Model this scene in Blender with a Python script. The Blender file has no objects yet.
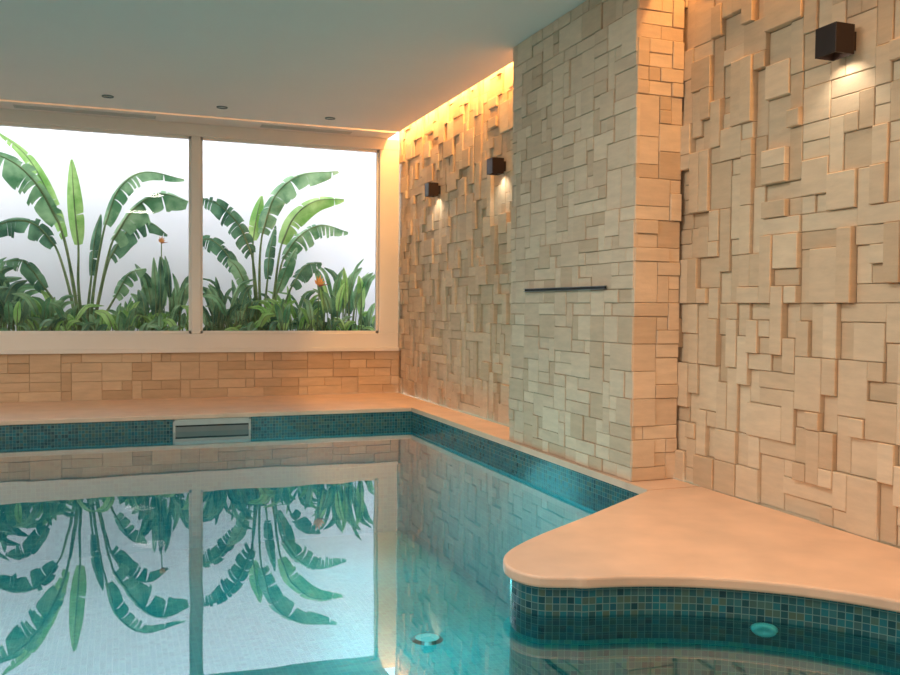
import bpy, math, random
import numpy as np
from mathutils import Vector, Matrix
random.seed(11)
scene=bpy.context.scene
scene.view_settings.view_transform='Standard'
scene.view_settings.look='None'
scene.view_settings.exposure=0.0

def srgb(r,g,b):
    def c(v):
        v/=255.0
        return v/12.92 if v<=0.04045 else ((v+0.055)/1.055)**2.4
    return (c(r),c(g),c(b),1)

# ---------------------------------------------------------------- materials
def newmat(name):
    m=bpy.data.materials.new(name); m.use_nodes=True
    nt=m.node_tree; nt.nodes.clear()
    o=nt.nodes.new('ShaderNodeOutputMaterial')
    return m,nt,o
def N(nt,t,**kw):
    n=nt.nodes.new(t)
    for k,v in kw.items(): setattr(n,k,v)
    return n
def simple(name,col,rough=0.5,metal=0.0,noise=0.06,nscale=6.0,bump=0.0):
    m,nt,o=newmat(name)
    p=N(nt,'ShaderNodeBsdfPrincipled'); p.inputs['Roughness'].default_value=rough; p.inputs['Metallic'].default_value=metal
    tc=N(nt,'ShaderNodeTexCoord'); nz=N(nt,'ShaderNodeTexNoise'); nz.inputs['Scale'].default_value=nscale; nz.inputs['Detail'].default_value=5
    nt.links.new(tc.outputs['Object'],nz.inputs['Vector'])
    mr=N(nt,'ShaderNodeMapRange'); mr.inputs['To Min'].default_value=1-noise; mr.inputs['To Max'].default_value=1+noise
    mr.inputs['From Min'].default_value=.3; mr.inputs['From Max'].default_value=.7
    nt.links.new(nz.outputs['Fac'],mr.inputs['Value'])
    vm=N(nt,'ShaderNodeVectorMath',operation='SCALE'); vm.inputs[0].default_value=col[:3]
    nt.links.new(mr.outputs['Result'],vm.inputs['Scale'])
    nt.links.new(vm.outputs[0],p.inputs['Base Color'])
    if bump:
        b=N(nt,'ShaderNodeBump'); b.inputs['Strength'].default_value=bump; b.inputs['Distance'].default_value=.01
        nt.links.new(nz.outputs['Fac'],b.inputs['Height']); nt.links.new(b.outputs[0],p.inputs['Normal'])
    nt.links.new(p.outputs[0],o.inputs[0])
    return m

def stone_mat(name,dark,mid,light):
    m,nt,o=newmat(name)
    p=N(nt,'ShaderNodeBsdfPrincipled'); p.inputs['Roughness'].default_value=.8
    at=N(nt,'ShaderNodeAttribute'); at.attribute_name='blk'
    sep=N(nt,'ShaderNodeSeparateColor'); nt.links.new(at.outputs['Color'],sep.inputs[0])
    cr=N(nt,'ShaderNodeValToRGB'); e=cr.color_ramp.elements
    e[0].position=0; e[0].color=dark; e[1].position=1; e[1].color=light
    k=cr.color_ramp.elements.new(.4); k.color=mid
    nt.links.new(sep.outputs['Red'],cr.inputs[0])
    tc=N(nt,'ShaderNodeTexCoord')
    off=N(nt,'ShaderNodeVectorMath',operation='SCALE'); off.inputs['Scale'].default_value=23.0
    nt.links.new(at.outputs['Color'],off.inputs[0])
    add=N(nt,'ShaderNodeVectorMath',operation='ADD'); nt.links.new(tc.outputs['Object'],add.inputs[0]); nt.links.new(off.outputs[0],add.inputs[1])
    mp=N(nt,'ShaderNodeMapping'); mp.inputs['Scale'].default_value=(3,3,14)
    nt.links.new(add.outputs[0],mp.inputs[0])
    n1=N(nt,'ShaderNodeTexNoise'); n1.inputs['Scale'].default_value=1.6; n1.inputs['Detail'].default_value=6; n1.inputs['Roughness'].default_value=.6
    nt.links.new(mp.outputs[0],n1.inputs['Vector'])
    n2=N(nt,'ShaderNodeTexNoise'); n2.inputs['Scale'].default_value=45; n2.inputs['Detail'].default_value=4
    nt.links.new(tc.outputs['Object'],n2.inputs['Vector'])
    mr=N(nt,'ShaderNodeMapRange'); mr.inputs['From Min'].default_value=.3; mr.inputs['From Max'].default_value=.7
    mr.inputs['To Min'].default_value=.90; mr.inputs['To Max'].default_value=1.07
    nt.links.new(n1.outputs['Fac'],mr.inputs['Value'])
    vm=N(nt,'ShaderNodeVectorMath',operation='SCALE'); nt.links.new(cr.outputs[0],vm.inputs[0]); nt.links.new(mr.outputs[0],vm.inputs['Scale'])
    nt.links.new(vm.outputs[0],p.inputs['Base Color'])
    b=N(nt,'ShaderNodeBump'); b.inputs['Strength'].default_value=.35; b.inputs['Distance'].default_value=.004
    nt.links.new(n2.outputs['Fac'],b.inputs['Height']); nt.links.new(b.outputs[0],p.inputs['Normal'])
    nt.links.new(p.outputs[0],o.inputs[0])
    return m

def mosaic_mat(name,cols,grout,size=.025,rough=.15,gw=.1):
    """tiles in UV metres, random colour per tile"""
    m,nt,o=newmat(name)
    p=N(nt,'ShaderNodeBsdfPrincipled'); p.inputs['Roughness'].default_value=rough
    uv=N(nt,'ShaderNodeUVMap'); uv.uv_map='UVMap'
    sc=N(nt,'ShaderNodeVectorMath',operation='SCALE'); sc.inputs['Scale'].default_value=1/size
    nt.links.new(uv.outputs[0],sc.inputs[0])
    fl=N(nt,'ShaderNodeVectorMath',operation='FLOOR'); nt.links.new(sc.outputs[0],fl.inputs[0])
    wn=N(nt,'ShaderNodeTexWhiteNoise',noise_dimensions='2D'); nt.links.new(fl.outputs[0],wn.inputs['Vector'])
    cr=N(nt,'ShaderNodeValToRGB'); cr.color_ramp.interpolation='LINEAR'; e=cr.color_ramp.elements
    e[0].position=0; e[0].color=cols[0]; e[1].position=1; e[1].color=cols[-1]
    for i,c in enumerate(cols[1:-1]):
        k=cr.color_ramp.elements.new((i+1)/(len(cols)-1)); k.color=c
    nt.links.new(wn.outputs['Value'],cr.inputs[0])
    fr=N(nt,'ShaderNodeVectorMath',operation='FRACTION'); nt.links.new(sc.outputs[0],fr.inputs[0])
    sp=N(nt,'ShaderNodeSeparateXYZ'); nt.links.new(fr.outputs[0],sp.inputs[0])
    mn=N(nt,'ShaderNodeMath',operation='MINIMUM'); nt.links.new(sp.outputs[0],mn.inputs[0]); nt.links.new(sp.outputs[1],mn.inputs[1])
    lt=N(nt,'ShaderNodeMath',operation='LESS_THAN'); nt.links.new(mn.outputs[0],lt.inputs[0]); lt.inputs[1].default_value=gw
    mx=N(nt,'ShaderNodeMix',data_type='RGBA'); nt.links.new(lt.outputs[0],mx.inputs[0]); nt.links.new(cr.outputs[0],mx.inputs[6]); mx.inputs[7].default_value=grout
    nt.links.new(mx.outputs[2],p.inputs['Base Color'])
    nt.links.new(p.outputs[0],o.inputs[0])
    return m

M={}
M['stone']=stone_mat('feature_stone',srgb(206,178,146),srgb(217,191,160),srgb(228,205,175))
M['stone_p']=stone_mat('pillar_stone',srgb(204,178,150),srgb(216,192,166),srgb(228,206,180))
M['stone_b']=stone_mat('low_wall_stone',srgb(200,168,134),srgb(212,182,148),srgb(224,196,162))
M['ceil']=simple('ceiling_paint',srgb(240,230,222),.85,noise=.01,nscale=1.5)
M['plaster']=simple('wall_plaster',srgb(228,218,206),.85,noise=.02)
M['court']=simple('courtyard_render',srgb(234,235,243),.9,noise=.02,nscale=.8)
M['frame']=simple('window_frame_paint',srgb(236,228,218),.45,noise=.01)
M['coping']=simple('coping_limestone',srgb(222,188,162),.42,noise=.09,nscale=3.5,bump=.02)
M['black']=simple('sconce_metal',srgb(48,34,30),.4,.3)
M['dark']=simple('slot_dark',srgb(24,34,36),.6)
M['steel']=simple('brushed_steel',srgb(150,150,150),.3,1)
M['white']=simple('skimmer_plastic',srgb(186,186,180),.5)
M['grey']=simple('vent_grey',srgb(120,126,124),.5)
M['vent']=simple('vent_paint',srgb(205,200,192),.6)
M['soil']=simple('soil',srgb(60,45,34),.95,noise=.3,nscale=20)
M['band']=mosaic_mat('mosaic_band',[srgb(18,62,74),srgb(40,94,100),srgb(28,108,122),srgb(76,100,86),srgb(22,86,104)],srgb(105,140,140),.033)
M['pool']=mosaic_mat('mosaic_pool',[srgb(44,172,186),srgb(72,192,200),srgb(54,182,198),srgb(92,204,208)],srgb(120,212,214),.045,.4,.09)
M['spa']=mosaic_mat('mosaic_spa',[srgb(30,116,126),srgb(56,158,160),srgb(40,138,152),srgb(104,168,150)],srgb(136,196,188),.03,.3)

# water
m,nt,o=newmat('pool_water')
fr=N(nt,'ShaderNodeFresnel'); fr.inputs['IOR'].default_value=1.40
mu=N(nt,'ShaderNodeMath',operation='MULTIPLY'); mu.use_clamp=True; mu.inputs[1].default_value=1.65; nt.links.new(fr.outputs[0],mu.inputs[0])
tr=N(nt,'ShaderNodeBsdfTransparent'); tr.inputs[0].default_value=(.28,.86,.90,1)
gl=N(nt,'ShaderNodeBsdfGlossy'); gl.inputs['Roughness'].default_value=.01; gl.inputs['Color'].default_value=(.94,.98,1,1)
tc=N(nt,'ShaderNodeTexCoord'); mp=N(nt,'ShaderNodeMapping'); mp.inputs['Scale'].default_value=(1.2,.8,1)
nz=N(nt,'ShaderNodeTexNoise'); nz.inputs['Scale'].default_value=1.6; nz.inputs['Detail'].default_value=1.5
b=N(nt,'ShaderNodeBump'); b.inputs['Strength'].default_value=.05; b.inputs['Distance'].default_value=.03
nt.links.new(tc.outputs['Object'],mp.inputs[0]); nt.links.new(mp.outputs[0],nz.inputs['Vector']); nt.links.new(nz.outputs['Fac'],b.inputs['Height'])
nt.links.new(b.outputs[0],gl.inputs['Normal'])
mx=N(nt,'ShaderNodeMixShader'); nt.links.new(mu.outputs[0],mx.inputs[0]); nt.links.new(tr.outputs[0],mx.inputs[1]); nt.links.new(gl.outputs[0],mx.inputs[2])
nt.links.new(mx.outputs[0],o.inputs[0]); M['water']=m
# glass
m,nt,o=newmat('window_glass')
fr=N(nt,'ShaderNodeFresnel'); fr.inputs['IOR'].default_value=1.25
tr=N(nt,'ShaderNodeBsdfTransparent'); tr.inputs[0].default_value=(.97,.98,.98,1)
gl=N(nt,'ShaderNodeBsdfGlossy'); gl.inputs['Roughness'].default_value=.0
mx=N(nt,'ShaderNodeMixShader'); nt.links.new(fr.outputs[0],mx.inputs[0]); nt.links.new(tr.outputs[0],mx.inputs[1]); nt.links.new(gl.outputs[0],mx.inputs[2])
nt.links.new(mx.outputs[0],o.inputs[0]); M['glass']=m
def emis(name,col,s):
    m,nt,o=newmat(name); e=N(nt,'ShaderNodeEmission'); e.inputs[0].default_value=col; e.inputs[1].default_value=s
    nt.links.new(e.outputs[0],o.inputs[0]); return m
M['warm']=emis('warm_led',(1,.72,.42,1),3); M['lens']=emis('pool_lens',(.6,1,.95,1),.8)
def leafmat(name,c1,c2):
    m,nt,o=newmat(name)
    p=N(nt,'ShaderNodeBsdfPrincipled'); p.inputs['Roughness'].default_value=.36
    t=N(nt,'ShaderNodeBsdfTranslucent')
    tc=N(nt,'ShaderNodeTexCoord'); nz=N(nt,'ShaderNodeTexNoise'); nz.inputs['Scale'].default_value=4; nz.inputs['Detail'].default_value=5
    nt.links.new(tc.outputs['Object'],nz.inputs['Vector'])
    cr=N(nt,'ShaderNodeValToRGB'); cr.color_ramp.elements[0].position=.38; cr.color_ramp.elements[1].position=.62
    cr.color_ramp.elements[0].color=c1; cr.color_ramp.elements[1].color=c2
    nt.links.new(nz.outputs['Fac'],cr.inputs[0]); nt.links.new(cr.outputs[0],p.inputs['Base Color']); nt.links.new(cr.outputs[0],t.inputs[0])
    mx=N(nt,'ShaderNodeMixShader'); mx.inputs[0].default_value=.4
    nt.links.new(p.outputs[0],mx.inputs[1]); nt.links.new(t.outputs[0],mx.inputs[2]); nt.links.new(mx.outputs[0],o.inputs[0]); return m
M['leafb']=leafmat('leaf_bright',srgb(124,180,88),srgb(184,222,140))
M['leafm']=leafmat('leaf_mid',srgb(80,134,92),srgb(158,196,150))
M['leafd']=leafmat('leaf_dark',srgb(52,98,76),srgb(112,156,120))
M['stem']=leafmat('leaf_stem',srgb(104,134,88),srgb(150,170,120))
M['orange']=simple('flower_orange',srgb(250,165,85),.5)
M['red']=simple('flower_bract',srgb(170,100,80),.5)

# ---------------------------------------------------------------- mesh helpers
def add(name,verts,faces,mats,mi=None,uv=None,smooth=False,parent=None,blk=None):
    me=bpy.data.meshes.new(name); me.from_pydata([tuple(v) for v in verts],[],faces)
    if not isinstance(mats,(list,tuple)): mats=[mats]
    for x in mats: me.materials.append(x)
    if mi: me.polygons.foreach_set('material_index',mi)
    if uv=='box':
        u=me.uv_layers.new(name='UVMap')
        for p in me.polygons:
            n=p.normal; a=max(range(3),key=lambda i:abs(n[i]))
            for li in p.loop_indices:
                c=me.vertices[me.loops[li].vertex_index].co
                if a==2: u.data[li].uv=(c.x+50,c.y+50)
                elif a==1: u.data[li].uv=(c.x+50,c.z+50)
                else: u.data[li].uv=(c.y+50,c.z+50)
    elif uv is not None:
        u=me.uv_layers.new(name='UVMap')
        k=0
        for f in uv:
            for c in f: u.data[k].uv=c; k+=1
    if blk is not None:
        ca=me.color_attributes.new(name='blk',type='FLOAT_COLOR',domain='CORNER')
        for p in me.polygons:
            c=blk[p.index]
            for li in p.loop_indices: ca.data[li].color=c
    if smooth:
        me.polygons.foreach_set('use_smooth',[True]*len(me.polygons))
    me.update()
    ob=bpy.data.objects.new(name,me); scene.collection.objects.link(ob)
    if parent: ob.parent=parent
    return ob
BF=[(0,3,2,1),(4,5,6,7),(0,1,5,4),(1,2,6,5),(2,3,7,6),(3,0,4,7)]
def boxv(a,b):
    return [(a[0],a[1],a[2]),(b[0],a[1],a[2]),(b[0],b[1],a[2]),(a[0],b[1],a[2]),(a[0],a[1],b[2]),(b[0],a[1],b[2]),(b[0],b[1],b[2]),(a[0],b[1],b[2])]
def boxes(name,lst,mat,uv=None,parent=None,bevel=0):
    V=[];F=[]
    for a,b in lst:
        k=len(V); V+=boxv(a,b); F+=[tuple(i+k for i in f) for f in BF]
    ob=add(name,V,F,mat,uv=uv,parent=parent)
    if bevel:
        md=ob.modifiers.new('bevel','BEVEL'); md.width=bevel; md.segments=2
    return ob
def empty(name,loc=(0,0,0)):
    e=bpy.data.objects.new(name,None); e.location=loc; e.empty_display_size=.1; scene.collection.objects.link(e); return e

SCONCE_Y=(10.40,8.42,3.81)
# packing of stones in a grid
def pack(nu,nv,choices):
    occ=np.zeros((nu,nv),bool); out=[]
    for j in range(nv):
        for i in range(nu):
            if occ[i,j]: continue
            ch=random.choices([c[:2] for c in choices],[c[2] for c in choices])[0]
            w,h=ch
            while True:
                if i+w<=nu and j+h<=nv and not occ[i:i+w,j:j+h].any(): break
                if w>=h and w>1: w-=1
                elif h>1: h-=1
                else: w=h=1; break
            occ[i:i+w,j:j+h]=True; out.append((i,j,w,h))
    return out
def stones(V,F,B,org,U,W,Nn,lu,lv,cell,choices,dmin,dmax,base=.05,gap=.0015,ch=.004):
    """clad rectangle: origin org, axes U (length lu), W (height lv), outward normal Nn"""
    nu=max(1,round(lu/cell)); nv=max(1,round(lv/cell)); cu=lu/nu; cv=lv/nv
    org=Vector(org);U=Vector(U);W=Vector(W);Nn=Vector(Nn)
    for i,j,w,h in pack(nu,nv,choices):
        d=random.uniform(dmin,dmax)
        if random.random()<.12: d=dmax*random.uniform(.95,1.25)
        a,b=i*cu+gap,(i+w)*cu-gap; c,e=j*cv+gap,(j+h)*cv-gap
        mid=org+U*(a+b)/2+W*(c+e)/2
        if abs(Nn.x)>.5 and any(abs(mid.y-s)<.28 for s in SCONCE_Y) and 2.1<mid.z<3.0 and lu>3: d=random.uniform(-.004,.006)
        k=len(V)
        for (s,t) in ((a,c),(b,c),(b,e),(a,e)): V.append(org+U*s+W*t-Nn*base)
        for (s,t) in ((a,c),(b,c),(b,e),(a,e)): V.append(org+U*s+W*t+Nn*(d-ch))
        for (s,t) in ((a+ch,c+ch),(b-ch,c+ch),(b-ch,e-ch),(a+ch,e-ch)): V.append(org+U*s+W*t+Nn*d)
        fs=[(8,9,10,11)]
        for q in range(4):
            r=(q+1)%4
            fs.append((q,r,r+4,q+4)); fs.append((q+4,r+4,r+8,q+8))
        flip=U.cross(W).dot(Nn)<0
        col=(random.random(),random.random(),random.random(),1)
        for f in fs:
            f=tuple(k+x for x in f)
            F.append(tuple(reversed(f)) if flip else f); B.append(col)
def slab(V,F,B,a,b):
    k=len(V); V+=[Vector(x) for x in boxv(a,b)]
    for f in BF: F.append(tuple(i+k for i in f)); B.append((.1,.5,.5,1))

XR=3.74; YB=11.97; ZC=3.55; WZ=-.19
CH_A=[(1,1,2.5),(2,1,3),(1,2,4),(2,2,4),(3,1,2),(1,3,3),(3,2,1.2),(2,3,1.8),(4,1,.8),(1,4,1.6)]
CH_P=[(1,1,2.5),(2,1,4.5),(1,2,1.5),(2,2,3.4),(3,1,3),(3,2,1.6),(2,3,.4),(1,3,.3)]
CH_B=[(2,1,4),(3,1,5),(4,1,3),(2,2,2),(3,2,2),(1,1,1),(1,2,1)]

# right feature wall
V=[];F=[];B=[]
slab(V,F,B,(XR+.03,-3,-.1),(XR+.25,12.2,3.85))
stones(V,F,B,(XR,5.2,0),(0,1,0),(0,0,1),(-1,0,0),YB-5.2,3.84,.105,CH_A,-.020,.032)
stones(V,F,B,(XR,-1.0,0),(0,1,0),(0,0,1),(-1,0,0),6.2,3.84,.105,CH_A,-.020,.032)
add('wall_right',V,F,M['stone'],blk=B)
# pillar
V=[];F=[];B=[]
PX=3.345;PY0=5.30;PY1=7.35
slab(V,F,B,(PX+.02,PY0+.02,.0),(XR-.04,PY1-.02,3.85))
stones(V,F,B,(PX,PY0,0),(0,1,0),(0,0,1),(-1,0,0),PY1-PY0,3.55,.096,CH_P,-.005,.010,base=.03)
stones(V,F,B,(PX,PY0,0),(1,0,0),(0,0,1),(0,-1,0),XR-PX-.02,3.84,.096,CH_P,-.005,.010,base=.03)
stones(V,F,B,(PX,PY1,0),(1,0,0),(0,0,1),(0,1,0),XR-PX-.02,3.84,.096,CH_P,-.005,.010,base=.03)
pillar=add('stone_pillar',V,F,M['stone_p'],blk=B)
# low back wall
V=[];F=[];B=[]
slab(V,F,B,(-6,YB+.02,-.1),(XR+.03,YB+.2,.58))
stones(V,F,B,(-6,YB,0),(1,0,0),(0,0,1),(0,-1,0),XR+5.98,.59,.118,CH_B,-.005,.012,base=.03)
add('wall_back',V,F,M['stone_b'],blk=B)

# shell
boxes('wall_left',[((-6.2,-3,-.1),(-6,12.2,3.85))],M['plaster'])
boxes('wall_rear',[((-6.2,-3.2,-.1),(4,-3,3.85))],M['plaster'])
CE=3.53
boxes('ceiling',[((-6,-3,ZC),(CE,11.42,ZC+.06)),((-6,11.52,ZC),(CE,YB+.2,ZC+.06)),((CE-.0,PY0+.03,ZC),(PX+.4,PY1-.03,ZC+.03)),
  ((-6.2,-3.2,3.85),(4,12.2,3.95))],M['ceil'])

# window frame
wf=empty('window_1')
W0,W1=.835,3.395
fb=[((-6,YB-.02,.59),(XR-.04,YB+.16,W0)),((-6,YB-.02,W1),(XR-.04,YB+.16,ZC)),((3.42,YB-.02,W0),(XR-.04,YB+.16,W1)),
    ((.895,YB,W0),(1.01,YB+.12,W1)),((-1.64,YB,W0),(-1.503,YB+.12,W1)),((-4.16,YB,W0),(-4.02,YB+.12,W1)),
    ((-6,YB-.06,.59),(XR-.04,YB+.02,.64))]
boxes('frame',fb,M['frame'],parent=wf,bevel=.006)
thin=[]
for a,bb in ((-1.503,.895),(1.01,3.42),(-4.02,-1.64)):
    thin+=[((a,YB+.03,W0),(a+.03,YB+.09,W1)),((bb-.03,YB+.03,W0),(bb,YB+.09,W1)),((a,YB+.03,W0),(bb,YB+.09,W0+.035)),((a,YB+.03,W1-.035),(bb,YB+.09,W1))]
boxes('sash',thin,M['frame'],parent=wf)
boxes('glass',[((-1.503,YB+.055,W0),(.895,YB+.062,W1)),((1.01,YB+.055,W0),(3.42,YB+.062,W1)),((-4.02,YB+.055,W0),(-1.64,YB+.062,W1))],M['glass'],parent=wf)

# courtyard
boxes('wall_courtyard',[((-8,14.1,0),(6,14.3,4.4))],M['court'])
boxes('wall_courtyard_right',[((4.6,12.2,0),(4.8,14.1,4.4))],M['court'])
boxes('wall_courtyard_left',[((-8,12.2,0),(-7.8,14.1,4.4))],M['court'])
boxes('planter_bed',[((-7.78,12.22,0),(4.58,14.08,.635))],M['soil'])

# ---------------------------------------------------------------- pool
pool=empty('swimming_pool')
def poly_slab(name,pts,z0,z1,mat,uv=None,bevel=0,sides_uv=False,parent=None):
    n=len(pts); V=[(x,y,z0) for x,y in pts]+[(x,y,z1) for x,y in pts]
    F=[tuple(range(n,2*n)),tuple(reversed(range(n)))]
    for i in range(n):
        j=(i+1)%n; F.append((i,j,n+j,n+i))
    UV=None
    if sides_uv:
        UV=[[(pts[i][0]+50,pts[i][1]+50) for i in range(n)],[(pts[i][0]+50,pts[i][1]+50) for i in reversed(range(n))]]
        s=0
        for i in range(n):
            j=(i+1)%n; L=math.dist(pts[i],pts[j])
            UV.append([(s,z0+50),(s+L,z0+50),(s+L,z1+50),(s,z1+50)]); s+=L
    ob=add(name,V,F,mat,uv=UV,parent=parent)
    if bevel:
        md=ob.modifiers.new('bevel','BEVEL'); md.width=bevel; md.segments=3; md.limit_method='ANGLE'; md.angle_limit=math.radians(50)
    return ob
EY=10.1; EX=3.30
boxes('coping_back',[((-5.99,EY,-.05),(XR-.04,YB-.015,0))],M['coping'],bevel=.008)
# right-hand coping: strip beside the wall, narrowing to a lip in front of the pillar
boxes('coping_right',[((EX,PY1+.015,-.05),(XR-.04,EY-.001,-.0)),((EX,PY0-.02,-.05),(PX-.012,PY1+.015,0)),((EX,5.025,-.05),(XR-.04,PY0-.015,0))],M['coping'])
boxes('pillar_footing',[((PX-.01,PY0-.01,-.05),(XR-.04,PY1+.01,-.001))],M['coping'])
cx,cy,cr_=1.75,1.95,1.52
ctl=[(2.57,4.52),(2.14,4.24),(1.90,4.06),(1.765,3.92),(1.70,3.77),(1.705,3.64),(1.77,3.54),(1.90,3.485)]
def cat2(P,t):
    n=len(P)-3; u=min(t*n,n-1e-6); i=int(u); f=u-i
    a,b,c,d=[Vector((p[0],p[1],0)) for p in P[i:i+4]]
    r=.5*((2*b)+(c-a)*f+(2*a-5*b+4*c-d)*f*f+(3*b-a-3*c+d)*f**3); return (r.x,r.y)
arc0=(cx+cr_*math.cos(math.radians(82)),cy+cr_*math.sin(math.radians(82)))
arc1=(cx+cr_*math.cos(math.radians(76)),cy+cr_*math.sin(math.radians(76)))
CP=[(3.30,5.02)]+ctl+[arc0,arc1]
top=[(3.30,5.02)]+[cat2(CP,t/32) for t in range(33)]
pts=[(3.72,5.02)]+top
a=79
while a>=-90:
    pts.append((cx+cr_*math.cos(math.radians(a)),cy+cr_*math.sin(math.radians(a)))); a-=3
pts+=[(1.75,.25),(-5.99,.25),(-5.99,-2.99),(3.72,-2.99)]
poly_slab('spa_ledge',list(pts)[:],-.055,0,M['coping'],bevel=.014)
ins=[]
n=len(pts)
for i in range(n):
    p0=Vector(pts[i-1]);p1=Vector(pts[i]);p2=Vector(pts[(i+1)%n])
    d=((p1-p0).normalized()+(p2-p1).normalized()).normalized()
    nn=Vector((-d.y,d.x))
    ins.append((p1.x+nn.x*.035,p1.y+nn.y*.035))
ins[0]=(3.70,4.99)
poly_slab('spa_side_band',ins,-.30,-.056,M['band'],sides_uv=True,parent=pool)
poly_slab('spa_side_lower',ins,-1.49,-.30,M['spa'],sides_uv=True,parent=pool)
bench=[]
for a in range(-90,97,6): bench.append((cx+1.56*math.cos(math.radians(a)),cy+1.56*math.sin(math.radians(a))))
for a in range(96,-91,-6): bench.append((cx+1.02*math.cos(math.radians(a)),cy+1.02*math.sin(math.radians(a))))
poly_slab('spa_bench',bench,-1.49,-.62,M['spa'],sides_uv=True,parent=pool)
boxes('pool_side_band',[((-5.99,EY+.02,-.30),(EX+.02,EY+.2,-.052)),((EX+.02,5.0,-.30),(EX+.2,EY+.2,-.052))],M['band'],uv='box',parent=pool)
boxes('pool_basin',[((-5.99,EY+.02,-1.49),(EX+.02,EY+.2,-.30)),((EX+.02,5.0,-1.49),(EX+.2,EY+.2,-.30)),((-5.99,.3,-1.49),(-5.9,EY+.02,-.05)),((-5.99,.25,-1.5),(EX+.2,EY+.2,-1.49))],M['pool'],uv='box',parent=pool)
boxes('floor',[((-6.2,-3.2,-1.7),(4,12.2,-1.5))],M['plaster'])
add('water_surface',[(-5.95,.2,WZ),(EX+.03,.2,WZ),(EX+.03,EY+.03,WZ),(-5.95,EY+.03,WZ)],[(0,1,2,3)],M['water'],parent=pool)

# skimmer
sk=empty('pool_skimmer')
sy=EY+.02
boxes('frame',[((.56,sy-.02,-.075),(1.40,sy-.002,-.052)),((.56,sy-.02,-.20),(.585,sy-.002,-.052)),((1.375,sy-.02,-.20),(1.40,sy-.002,-.052)),((.56,sy-.018,-.118),(1.40,sy-.01,-.06))],M['white'],parent=sk,bevel=.004)
boxes('mouth',[((.585,sy-.006,-.16),(1.375,sy-.002,-.10))],M['dark'],parent=sk)
boxes('flap',[((.585,sy-.014,-.26),(1.375,sy-.009,-.135))],M['grey'],parent=sk)

# water blade slot on the pillar
ws=empty('water_blade_spout')
boxes('lip',[((PX-.03,5.64,1.345),(PX-.012,7.02,1.350)),((PX-.03,5.64,1.368),(PX-.012,7.02,1.373))],M['steel'],parent=ws)
boxes('slot',[((PX-.024,5.65,1.350),(PX-.012,7.01,1.368))],M['dark'],parent=ws)

# ceiling details
for i,(x,y) in enumerate(((-.10,10.77),(1.16,10.83),(2.48,10.93))):
    sp=empty('recessed_spotlight')
    for nm,r0,r1,z,mt in (('trim_ring',.065,.045,ZC-.012,M['grey']),('lens',.045,0,ZC-.004,M['white'])):
        V=[];F=[];k=24
        for q in range(k):
            t=2*math.pi*q/k; V.append((x+r0*math.cos(t),y+r0*math.sin(t),ZC+.001)); V.append((x+r0*.98*math.cos(t),y+r0*.98*math.sin(t),z)); V.append((x+r1*math.cos(t),y+r1*math.sin(t),z))
        for q in range(k):
            p=(q+1)%k; F.append((3*q,3*p,3*p+1,3*q+1)); F.append((3*q+1,3*p+1,3*p+2,3*q+2))
        add(nm,V,F,mt,parent=sp)
for x0,x1 in ((1.75,2.95),(-1.15,.45)):
    v=empty('ceiling_vent')
    boxes('grille_frame',[((x0,11.66,ZC-.008),(x1,11.68,ZC-.0005)),((x0,11.80,ZC-.008),(x1,11.82,ZC-.0005)),((x0,11.66,ZC-.008),(x0+.02,11.82,ZC-.0005)),((x1-.02,11.66,ZC-.008),(x1,11.82,ZC-.0005))],M['vent'],parent=v)
    boxes('louvres',[((x0+.02,11.69+.035*i,ZC-.006),(x1-.02,11.70+.035*i,ZC-.0005)) for i in range(4)],M['vent'],parent=v)

# ---------------------------------------------------------------- lights
def area(name,loc,sx,sy,power,col,rot=(0,0,0),parent=None,shape='RECTANGLE',spread=math.pi):
    l=bpy.data.lights.new(name,'AREA'); l.shape=shape; l.size=sx; l.size_y=sy; l.energy=power; l.color=col; l.spread=spread
    o=bpy.data.objects.new(name,l); o.location=loc; o.rotation_euler=rot; scene.collection.objects.link(o)
    if parent:o.parent=parent
    return o
def spot(name,loc,power,col,ang,blend,aim,parent=None,r=.03):
    l=bpy.data.lights.new(name,'SPOT'); l.energy=power; l.color=col; l.spot_size=math.radians(ang); l.spot_blend=blend; l.shadow_soft_size=r
    o=bpy.data.objects.new(name,l); o.location=loc
    o.rotation_euler=(Vector(aim)-Vector(loc)).to_track_quat('-Z','Y').to_euler(); scene.collection.objects.link(o)
    if parent:o.parent=parent
    return o
cv=empty('cove_light')
WARM=(1,.49,.15)
area('strip_far',(3.64,(PY1+YB)/2,3.83),.04,YB-PY1-.1,100,WARM,parent=cv)
area('strip_near',(3.64,(PY0-3)/2,3.83),.04,PY0+3,100,WARM,parent=cv)
cs=empty('curtain_slot_light')
area('strip',(-1.2,11.47,3.82),9.2,.03,20,WARM,parent=cs)

for x,y in ((-3,0),(0.5,0.5),(-3,4),(0.6,4.2),(-3,8)):  # added fill lamps under the ceiling, out of view, to brighten the interior
    d=empty('ceiling_fill_light')
    area('fill_lamp',(x,y,ZC-.02),.7,.7,63,(1,.90,.80),parent=d,shape='DISK')

# sconces
for y in SCONCE_Y:
    s=empty('wall_sconce')
    x0=XR-.165;x1=XR-.036; z0,z1=2.58,2.74
    t=.006
    y0=y-.075;y1=y+.075
    boxes('housing',[((x0,y0,z0),(x0+t,y1,z1)),((x1-t,y0,z0),(x1,y1,z1)),((x0+t,y0,z0),(x1-t,y0+t,z1)),((x0+t,y1-t,z0),(x1-t,y1,z1)),((x0+t,y0+t,z0+.09),(x1-t,y1-t,z1))],M['black'],parent=s,bevel=.002)
    boxes('mount',[((x1,y-.05,z0+.03),(XR+.0,y+.05,z1-.03))],M['black'],parent=s)
    boxes('lens',[((x0+.03,y-.05,z0+.07),(x1-.03,y+.05,z0+.085))],M['warm'],parent=s)
    spot('beam_down',(XR-.11,y,z0+.03),5,(1,.86,.68),120,.7,(XR-.03,y,z0-.5),parent=s,r=.045)
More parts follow.
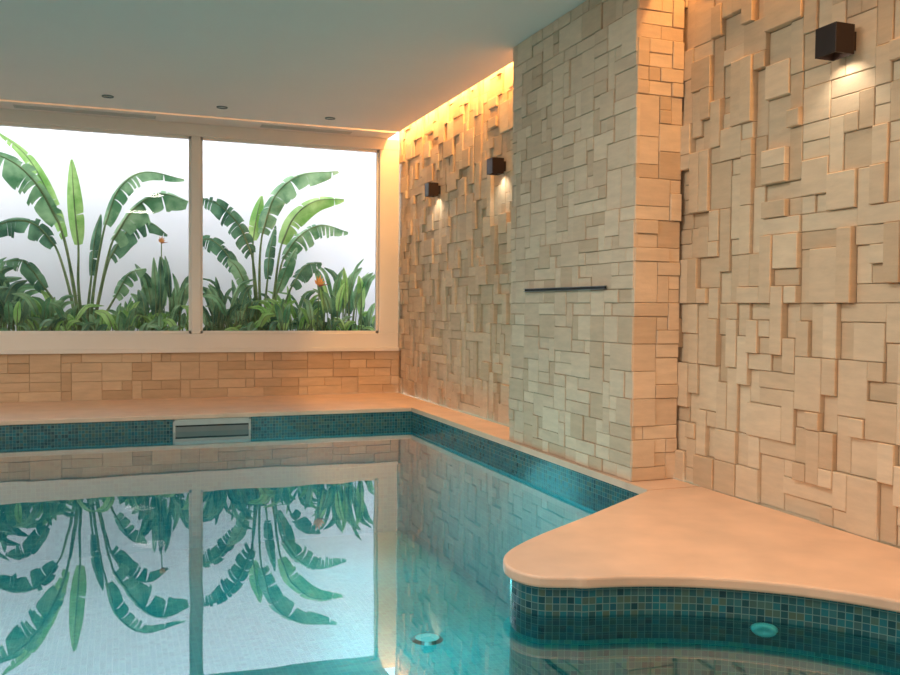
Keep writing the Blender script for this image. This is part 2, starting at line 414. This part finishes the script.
# pool light fitting on the pool floor
x,y,z=2.34,6.7,-1.49
pl=empty('pool_light')
k=24;V=[(x,y,z+.02)];F=[]
for q in range(k): t=2*math.pi*q/k; V.append((x+.1*math.cos(t),y+.1*math.sin(t),z+.015))
for q in range(k): F.append((0,1+q,1+(q+1)%k))
add('lens',V,F,M['lens'],parent=pl)
V=[];F=[]
for q in range(k):
    t=2*math.pi*q/k
    V+=[(x+.1*math.cos(t),y+.1*math.sin(t),z+.02),(x+.13*math.cos(t),y+.13*math.sin(t),z)]
for q in range(k): p=(q+1)%k; F.append((2*q,2*q+1,2*p+1,2*p))
add('ring',V,F,M['steel'],parent=pl)
for x,y,pw in ((2.2,8.6,15),(2.2,6.4,18),(-3,7.0,3)):
    l=bpy.data.lights.new('underwater_lamp','POINT'); l.energy=pw; l.color=(.6,.97,1); l.shadow_soft_size=.3; l.specular_factor=0
    o=bpy.data.objects.new('underwater_lamp',l); o.location=(x,y,-.75); scene.collection.objects.link(o)
# spa jet oval
sj=empty('spa_jet')
ang=math.radians(52); jx=cx+(cr_-.0)*math.cos(ang); jy=cy+(cr_)*math.sin(ang); jz=-.225
V=[];F=[];k=24
rd=Vector((math.cos(ang),math.sin(ang),0)); tg=Vector((-math.sin(ang),math.cos(ang),0))
for q in range(k):
    t=2*math.pi*q/k
    for r,dz in ((.06,.03),(.05,-.005),(.022,.0),(.001,.012)):
        V.append(Vector((jx,jy,jz))+rd*(dz)+tg*r*math.cos(t)+Vector((0,0,1))*r*.5*math.sin(t))
for q in range(k):
    p=(q+1)%k
    for j in range(3): F.append((4*q+j,4*p+j,4*p+j+1,4*q+j+1))
M['jet']=simple('jet_white',srgb(250,250,248),.35)
add('nozzle',V,F,M['jet'],parent=sj,smooth=True)

# ---------------------------------------------------------------- plants
class PM:
    def __init__(s): s.V=[];s.F=[];s.mi=[]
MATL=['leafb','leafm','leafd','stem','orange','red']
def catmull(P,t):
    P=[Vector(p) for p in P]; P=[P[0]*2-P[1]]+P+[P[-1]*2-P[-2]]
    n=len(P)-3; u=min(t*n,n-1e-6); i=int(u); f=u-i
    a,b,c,d=P[i:i+4]
    return .5*((2*b)+(c-a)*f+(2*a-5*b+4*c-d)*f*f+(3*b-a-3*c+d)*f**3)
def tube(pm,path,r0,r1,mi,seg=6):
    k0=len(pm.V); n=len(path)
    for i,p in enumerate(path):
        t=(path[min(i+1,n-1)]-path[max(i-1,0)]).normalized()
        a=t.cross(Vector((0,1,.1))).normalized(); b=t.cross(a)
        r=r0+(r1-r0)*i/(n-1)
        for q in range(seg):
            w=2*math.pi*q/seg; pm.V.append(p+a*r*math.cos(w)+b*r*math.sin(w))
    for i in range(n-1):
        for q in range(seg):
            p=(q+1)%seg; pm.F.append((k0+i*seg+q,k0+i*seg+p,k0+(i+1)*seg+p,k0+(i+1)*seg+q)); pm.mi.append(mi)
def blade(pm,ctrl,W,mi,tear=.3,yaw=.5,droop=.25,nseg=18,sweep=.35,fold=.35):
    """ctrl: world pts of the midrib; blade halves made of vein strips"""
    rng=random.random
    T=[i/nseg for i in range(nseg+1)]
    mid=[catmull(ctrl,t) for t in T]
    tan=[(catmull(ctrl,min(1,t+.02))-catmull(ctrl,max(0,t-.02))).normalized() for t in T]
    def wid(t): return W*(max(0,math.sin(math.pi*min(1,(t*.93+.05))**.8)))**.62*(1-.25*t)
    tube(pm,mid,.012*(W/.15)+.002,.003,3,5)
    for sgn in (-1,1):
        cuts=[False]*(nseg+1)
        for i in range(1,nseg): cuts[i]=rng()<tear
        dr=droop*rng(); fan=0
        prev=None
        for i in range(nseg):
            if prev is None or cuts[i]:
                dr=droop*(.4+.9*rng()); fan=(rng()-.5)*.35*(1 if tear>.05 else 0); prev=None
            def edge(j,shr=0):
                t=T[j]; tg=tan[j]; Y=Vector((0,1,0))
                side=tg.cross(Y)
                if side.length<.1: side=Vector((1,0,0))
                side.normalize(); side=(side*math.cos(yaw)+Y*math.sin(yaw)*1.0)*sgn+Y*fold
                side=(side+tg*(sweep+fan)).normalized()
                w=wid(t)*(1-shr)
                def pt(f): return mid[j]+side*w*f+Vector((0,0,-1))*dr*w*f*f*1.5
                return pt(.0),pt(.35),pt(.7),pt(1.0)
            e0=prev if prev else edge(i,.06 if cuts[i] else 0)
            c1=cuts[i+1] if i+1<nseg else False
            e1=edge(i+1,.10 if c1 else 0)
            if c1:
                e1=tuple(a.lerp(b,.3*k/3) for k,(a,b) in enumerate(zip(e1,e0)))
            k=len(pm.V); pm.V+=list(e0)+list(e1)
            for q in range(3):
                pm.F.append((k+q,k+q+1,k+5+q,k+4+q)); pm.mi.append(mi)
            prev=None if c1 else e1
def bigleaf(pm,base,knee,ctrl,W,mi,y=13.0,dy=.0,tear=.3,yaw=.5,droop=.25):
    """coordinates in the (x,z) plane of the planter; y= depth"""
    b=Vector((base[0],y,base[1])); kn=Vector((knee[0],y+dy*.4,knee[1]))
    C=[Vector((c[0],y+dy*(.5+.5*i/(len(ctrl)-1)),c[1])) for i,c in enumerate(ctrl)]
    path=[catmull([b,kn,C[0],C[1]],t/16*2/3) for t in range(17)]
    tube(pm,path,.026,.013,3)
    blade(pm,C,W,mi,tear,yaw,droop)
def finish(pm,name):
    return add(name,pm.V,pm.F,[M[x] for x in MATL],mi=pm.mi,smooth=True)
G=.64
pm=PM()
bigleaf(pm,(-.42,G),(-.50,1.4),[(-.50,2.0),(-.55,2.6),(-.58,3.15)],.13,0,tear=.03,yaw=.3,droop=.05)
bigleaf(pm,(-.46,G),(-.58,1.6),[(-.74,2.3),(-1.0,2.78),(-1.3,3.06),(-1.75,3.2)],.23,1,tear=.5,dy=-.2,yaw=.4,droop=.6)
bigleaf(pm,(-.48,G),(-.62,1.4),[(-.80,2.0),(-1.05,2.28),(-1.4,2.3),(-1.75,2.05)],.19,2,tear=.4,dy=.3,yaw=.5,droop=.5)
bigleaf(pm,(-.44,G),(-.58,1.5),[(-.68,2.1),(-.88,2.7),(-1.15,3.2),(-1.5,3.5)],.13,0,tear=.2,dy=.3,yaw=.6,droop=.3)
bigleaf(pm,(-.38,G),(-.30,1.5),[(-.16,2.3),(.02,2.8),(.35,3.05),(.88,2.98)],.15,1,tear=.3,dy=.1,yaw=.5,droop=.5)
bigleaf(pm,(-.36,G),(-.22,1.4),[(-.06,2.08),(.2,2.5),(.55,2.72),(.98,2.60)],.20,1,tear=.5,dy=-.3,yaw=.4,droop=.6)
bigleaf(pm,(-.36,G),(-.24,1.3),[(-.10,1.85),(.12,2.22),(.4,2.36),(.66,2.2)],.15,2,tear=.4,dy=.2,yaw=.5,droop=.5)
bigleaf(pm,(-.42,G),(-.38,1.2),[(-.34,1.6),(-.3,2.1),(-.22,2.45)],.10,2,tear=.1,dy=.2,yaw=.7)
bigleaf(pm,(-.50,G),(-.72,1.1),[(-.9,1.4),(-1.15,1.75),(-1.4,1.75)],.14,2,tear=.3,dy=-.1,yaw=.5,droop=.5)
bigleaf(pm,(-.40,G),(-.2,1.0),[(-.04,1.3),(.14,1.62),(.36,1.7)],.12,1,tear=.3,dy=-.2,yaw=.5,droop=.4)
finish(pm,'giant_bird_of_paradise')
pm=PM()
bigleaf(pm,(1.98,G),(1.92,1.5),[(1.96,2.25),(2.14,2.8),(2.5,3.12),(3.08,3.22)],.19,1,tear=.4,yaw=.4,droop=.5)
bigleaf(pm,(1.94,G),(1.86,1.5),[(1.84,2.15),(1.9,2.5),(1.98,2.82)],.12,0,tear=.03,yaw=.3,droop=.05,dy=.2)
bigleaf(pm,(2.04,G),(2.12,1.4),[(2.22,2.1),(2.4,2.5),(2.7,2.74),(3.12,2.78)],.16,0,tear=.15,dy=-.2,yaw=.35,droop=.3)
bigleaf(pm,(2.06,G),(2.16,1.3),[(2.28,1.9),(2.5,2.22),(2.85,2.42),(3.28,2.34)],.17,1,tear=.5,dy=.2,yaw=.5,droop=.5)
bigleaf(pm,(1.94,G),(1.88,1.3),[(1.80,1.95),(1.62,2.35),(1.35,2.62),(1.05,2.72)],.18,2,tear=.5,dy=-.1,yaw=.45,droop=.5)
bigleaf(pm,(1.92,G),(1.78,1.2),[(1.62,1.7),(1.42,2.02),(1.2,2.16),(1.02,2.05)],.15,2,tear=.5,dy=.2,yaw=.5,droop=.5)
bigleaf(pm,(2.0,G),(2.02,1.2),[(2.06,1.6),(2.1,2.0),(2.2,2.4)],.10,2,tear=.2,dy=.3,yaw=.6)
bigleaf(pm,(2.06,G),(2.25,1.1),[(2.4,1.5),(2.6,1.8),(2.85,1.86)],.13,2,tear=.3,dy=.1,yaw=.5,droop=.5)
bigleaf(pm,(1.96,G),(1.85,1.0),[(1.76,1.35),(1.6,1.72),(1.45,1.86)],.12,1,tear=.3,dy=-.2,yaw=.5,droop=.4)
bigleaf(pm,(2.02,G),(2.1,1.0),[(2.16,1.4),(2.3,1.8),(2.42,2.05)],.11,1,tear=.2,dy=-.2,yaw=.5,droop=.3)
finish(pm,'giant_bird_of_paradise')
pm=PM()
x=-4.2
for i in range(7):
    a=(i-3)*.28
    bigleaf(pm,(x,G),(x+a*.4,1.5),[(x+a*.9,2.1),(x+a*1.6,2.6),(x+a*2.6,2.7+.3*random.random())],.17,1+i%2,tear=.35,dy=random.uniform(-.3,.3),droop=.5)
finish(pm,'giant_bird_of_paradise')

def lance(pm,x,y,h,lean,ly,W,mi,curl=.3):
    b=Vector((x,y,G-.01)); tip=Vector((x+lean,y+ly,G+h))
    k=b.lerp(tip,.5)+Vector((-lean*.22,0,h*.12))
    pth=[catmull([b,k,tip],t/8*.45) for t in range(9)]
    tube(pm,pth,.009,.006,3,4)
    C=[catmull([b,k,tip],t) for t in (.42,.6,.8,1.0)]
    C[-1]=C[-1]+Vector((lean*.25,0,-abs(lean)*curl))
    blade(pm,C,W,mi,tear=0,yaw=random.uniform(-.9,.9),droop=.15,nseg=7,sweep=.5)
def clump(pm,xc,w,h,n,W,mis,y0=12.7,y1=13.3,spread=.45):
    for i in range(n):
        u=random.uniform(-1,1); hh=h*random.uniform(.45,1)*(1-.35*u*u)
        lance(pm,xc+u*w/2,random.uniform(y0,y1),hh,random.uniform(-spread,spread)*hh+u*.08,random.uniform(-.2,.2),W*random.uniform(.7,1.2),random.choice(mis))
def flower(pm,x,y,z,s=1):
    b=Vector((x,y,G)); t=Vector((x+.05,y,z))
    tube(pm,[b.lerp(t,i/8)+Vector((.02*math.sin(i/3),0,0)) for i in range(9)],.010,.008,3,5)
    tube(pm,[t,t+Vector((.07,0,.015))*s,t+Vector((.17,0,.03))*s],.022*s,.002,5,6)
    for a,l in ((100,.17),(78,.19),(58,.17),(38,.14),(120,.12)):
        d=Vector((math.cos(math.radians(a)),random.uniform(-.2,.2),math.sin(math.radians(a))))
        n=Vector((-d.z,0,d.x)); k=len(pm.V)
        pm.V+=[t,t+d*l*.5*s+n*.022*s,t+d*l*s,t+d*l*.5*s-n*.022*s,t+d*l*.5*s+Vector((0,-.018*s,0))]
        pm.F+=[(k,k+1,k+4),(k+1,k+2,k+4),(k+2,k+3,k+4),(k+3,k,k+4)]; pm.mi+=[4]*4
pm=PM(); clump(pm,.60,.5,1.45,26,.075,[1,2,2,1],spread=.2)
flower(pm,.50,12.75,2.05,.55)
finish(pm,'bird_of_paradise')
pm=PM(); clump(pm,3.15,.8,1.35,38,.075,[1,2,1,0],spread=.25)
flower(pm,2.66,12.65,1.50,.9)
finish(pm,'bird_of_paradise')
GC=(12.45,13.7)
for a in ((1.55,.7,1.1,55,.055,[2,2,1]),(2.45,.8,.95,55,.05,[2,1,0]),(-1.55,.8,1.3,50,.075,[2,1,2]),(-.85,.7,.8,60,.05,[0,1,1]),(.12,.9,.7,70,.05,[0,1,1,0]),
          (-3.0,2.0,.9,70,.06,[2,1])):
    pm=PM(); clump(pm,*a); finish(pm,'leafy_shrub')
pm=PM()
for i in range(420):
    x=random.uniform(-4.5,4.2); hh=random.uniform(.2,.58)*(1+.25*math.sin(x*3.1)+.15*math.sin(x*7.3))
    lance(pm,x,random.uniform(*GC),hh,random.uniform(-.35,.35)*.6,random.uniform(-.12,.12),.05*random.uniform(.8,1.5),random.choice([0,0,1,1,2]))
finish(pm,'ground_cover_plants')

# ---------------------------------------------------------------- world
w=bpy.data.worlds.new('World'); scene.world=w; w.use_nodes=True
bg=w.node_tree.nodes['Background']; bg.inputs[0].default_value=(.93,.95,1,1); bg.inputs[1].default_value=4.4

# ---------------------------------------------------------------- camera
cam=bpy.data.cameras.new('camera'); co=bpy.data.objects.new('camera',cam); scene.collection.objects.link(co)
cam.sensor_fit='HORIZONTAL'; cam.sensor_width=36; cam.lens=885.1/900*36
R=Matrix.Rotation(-.3589,4,'Z')@Matrix.Rotation(math.pi/2-.0334,4,'X')@Matrix.Rotation(.0089,4,'Z')
co.matrix_world=Matrix.Translation((0,0,1.2))@R
scene.camera=co
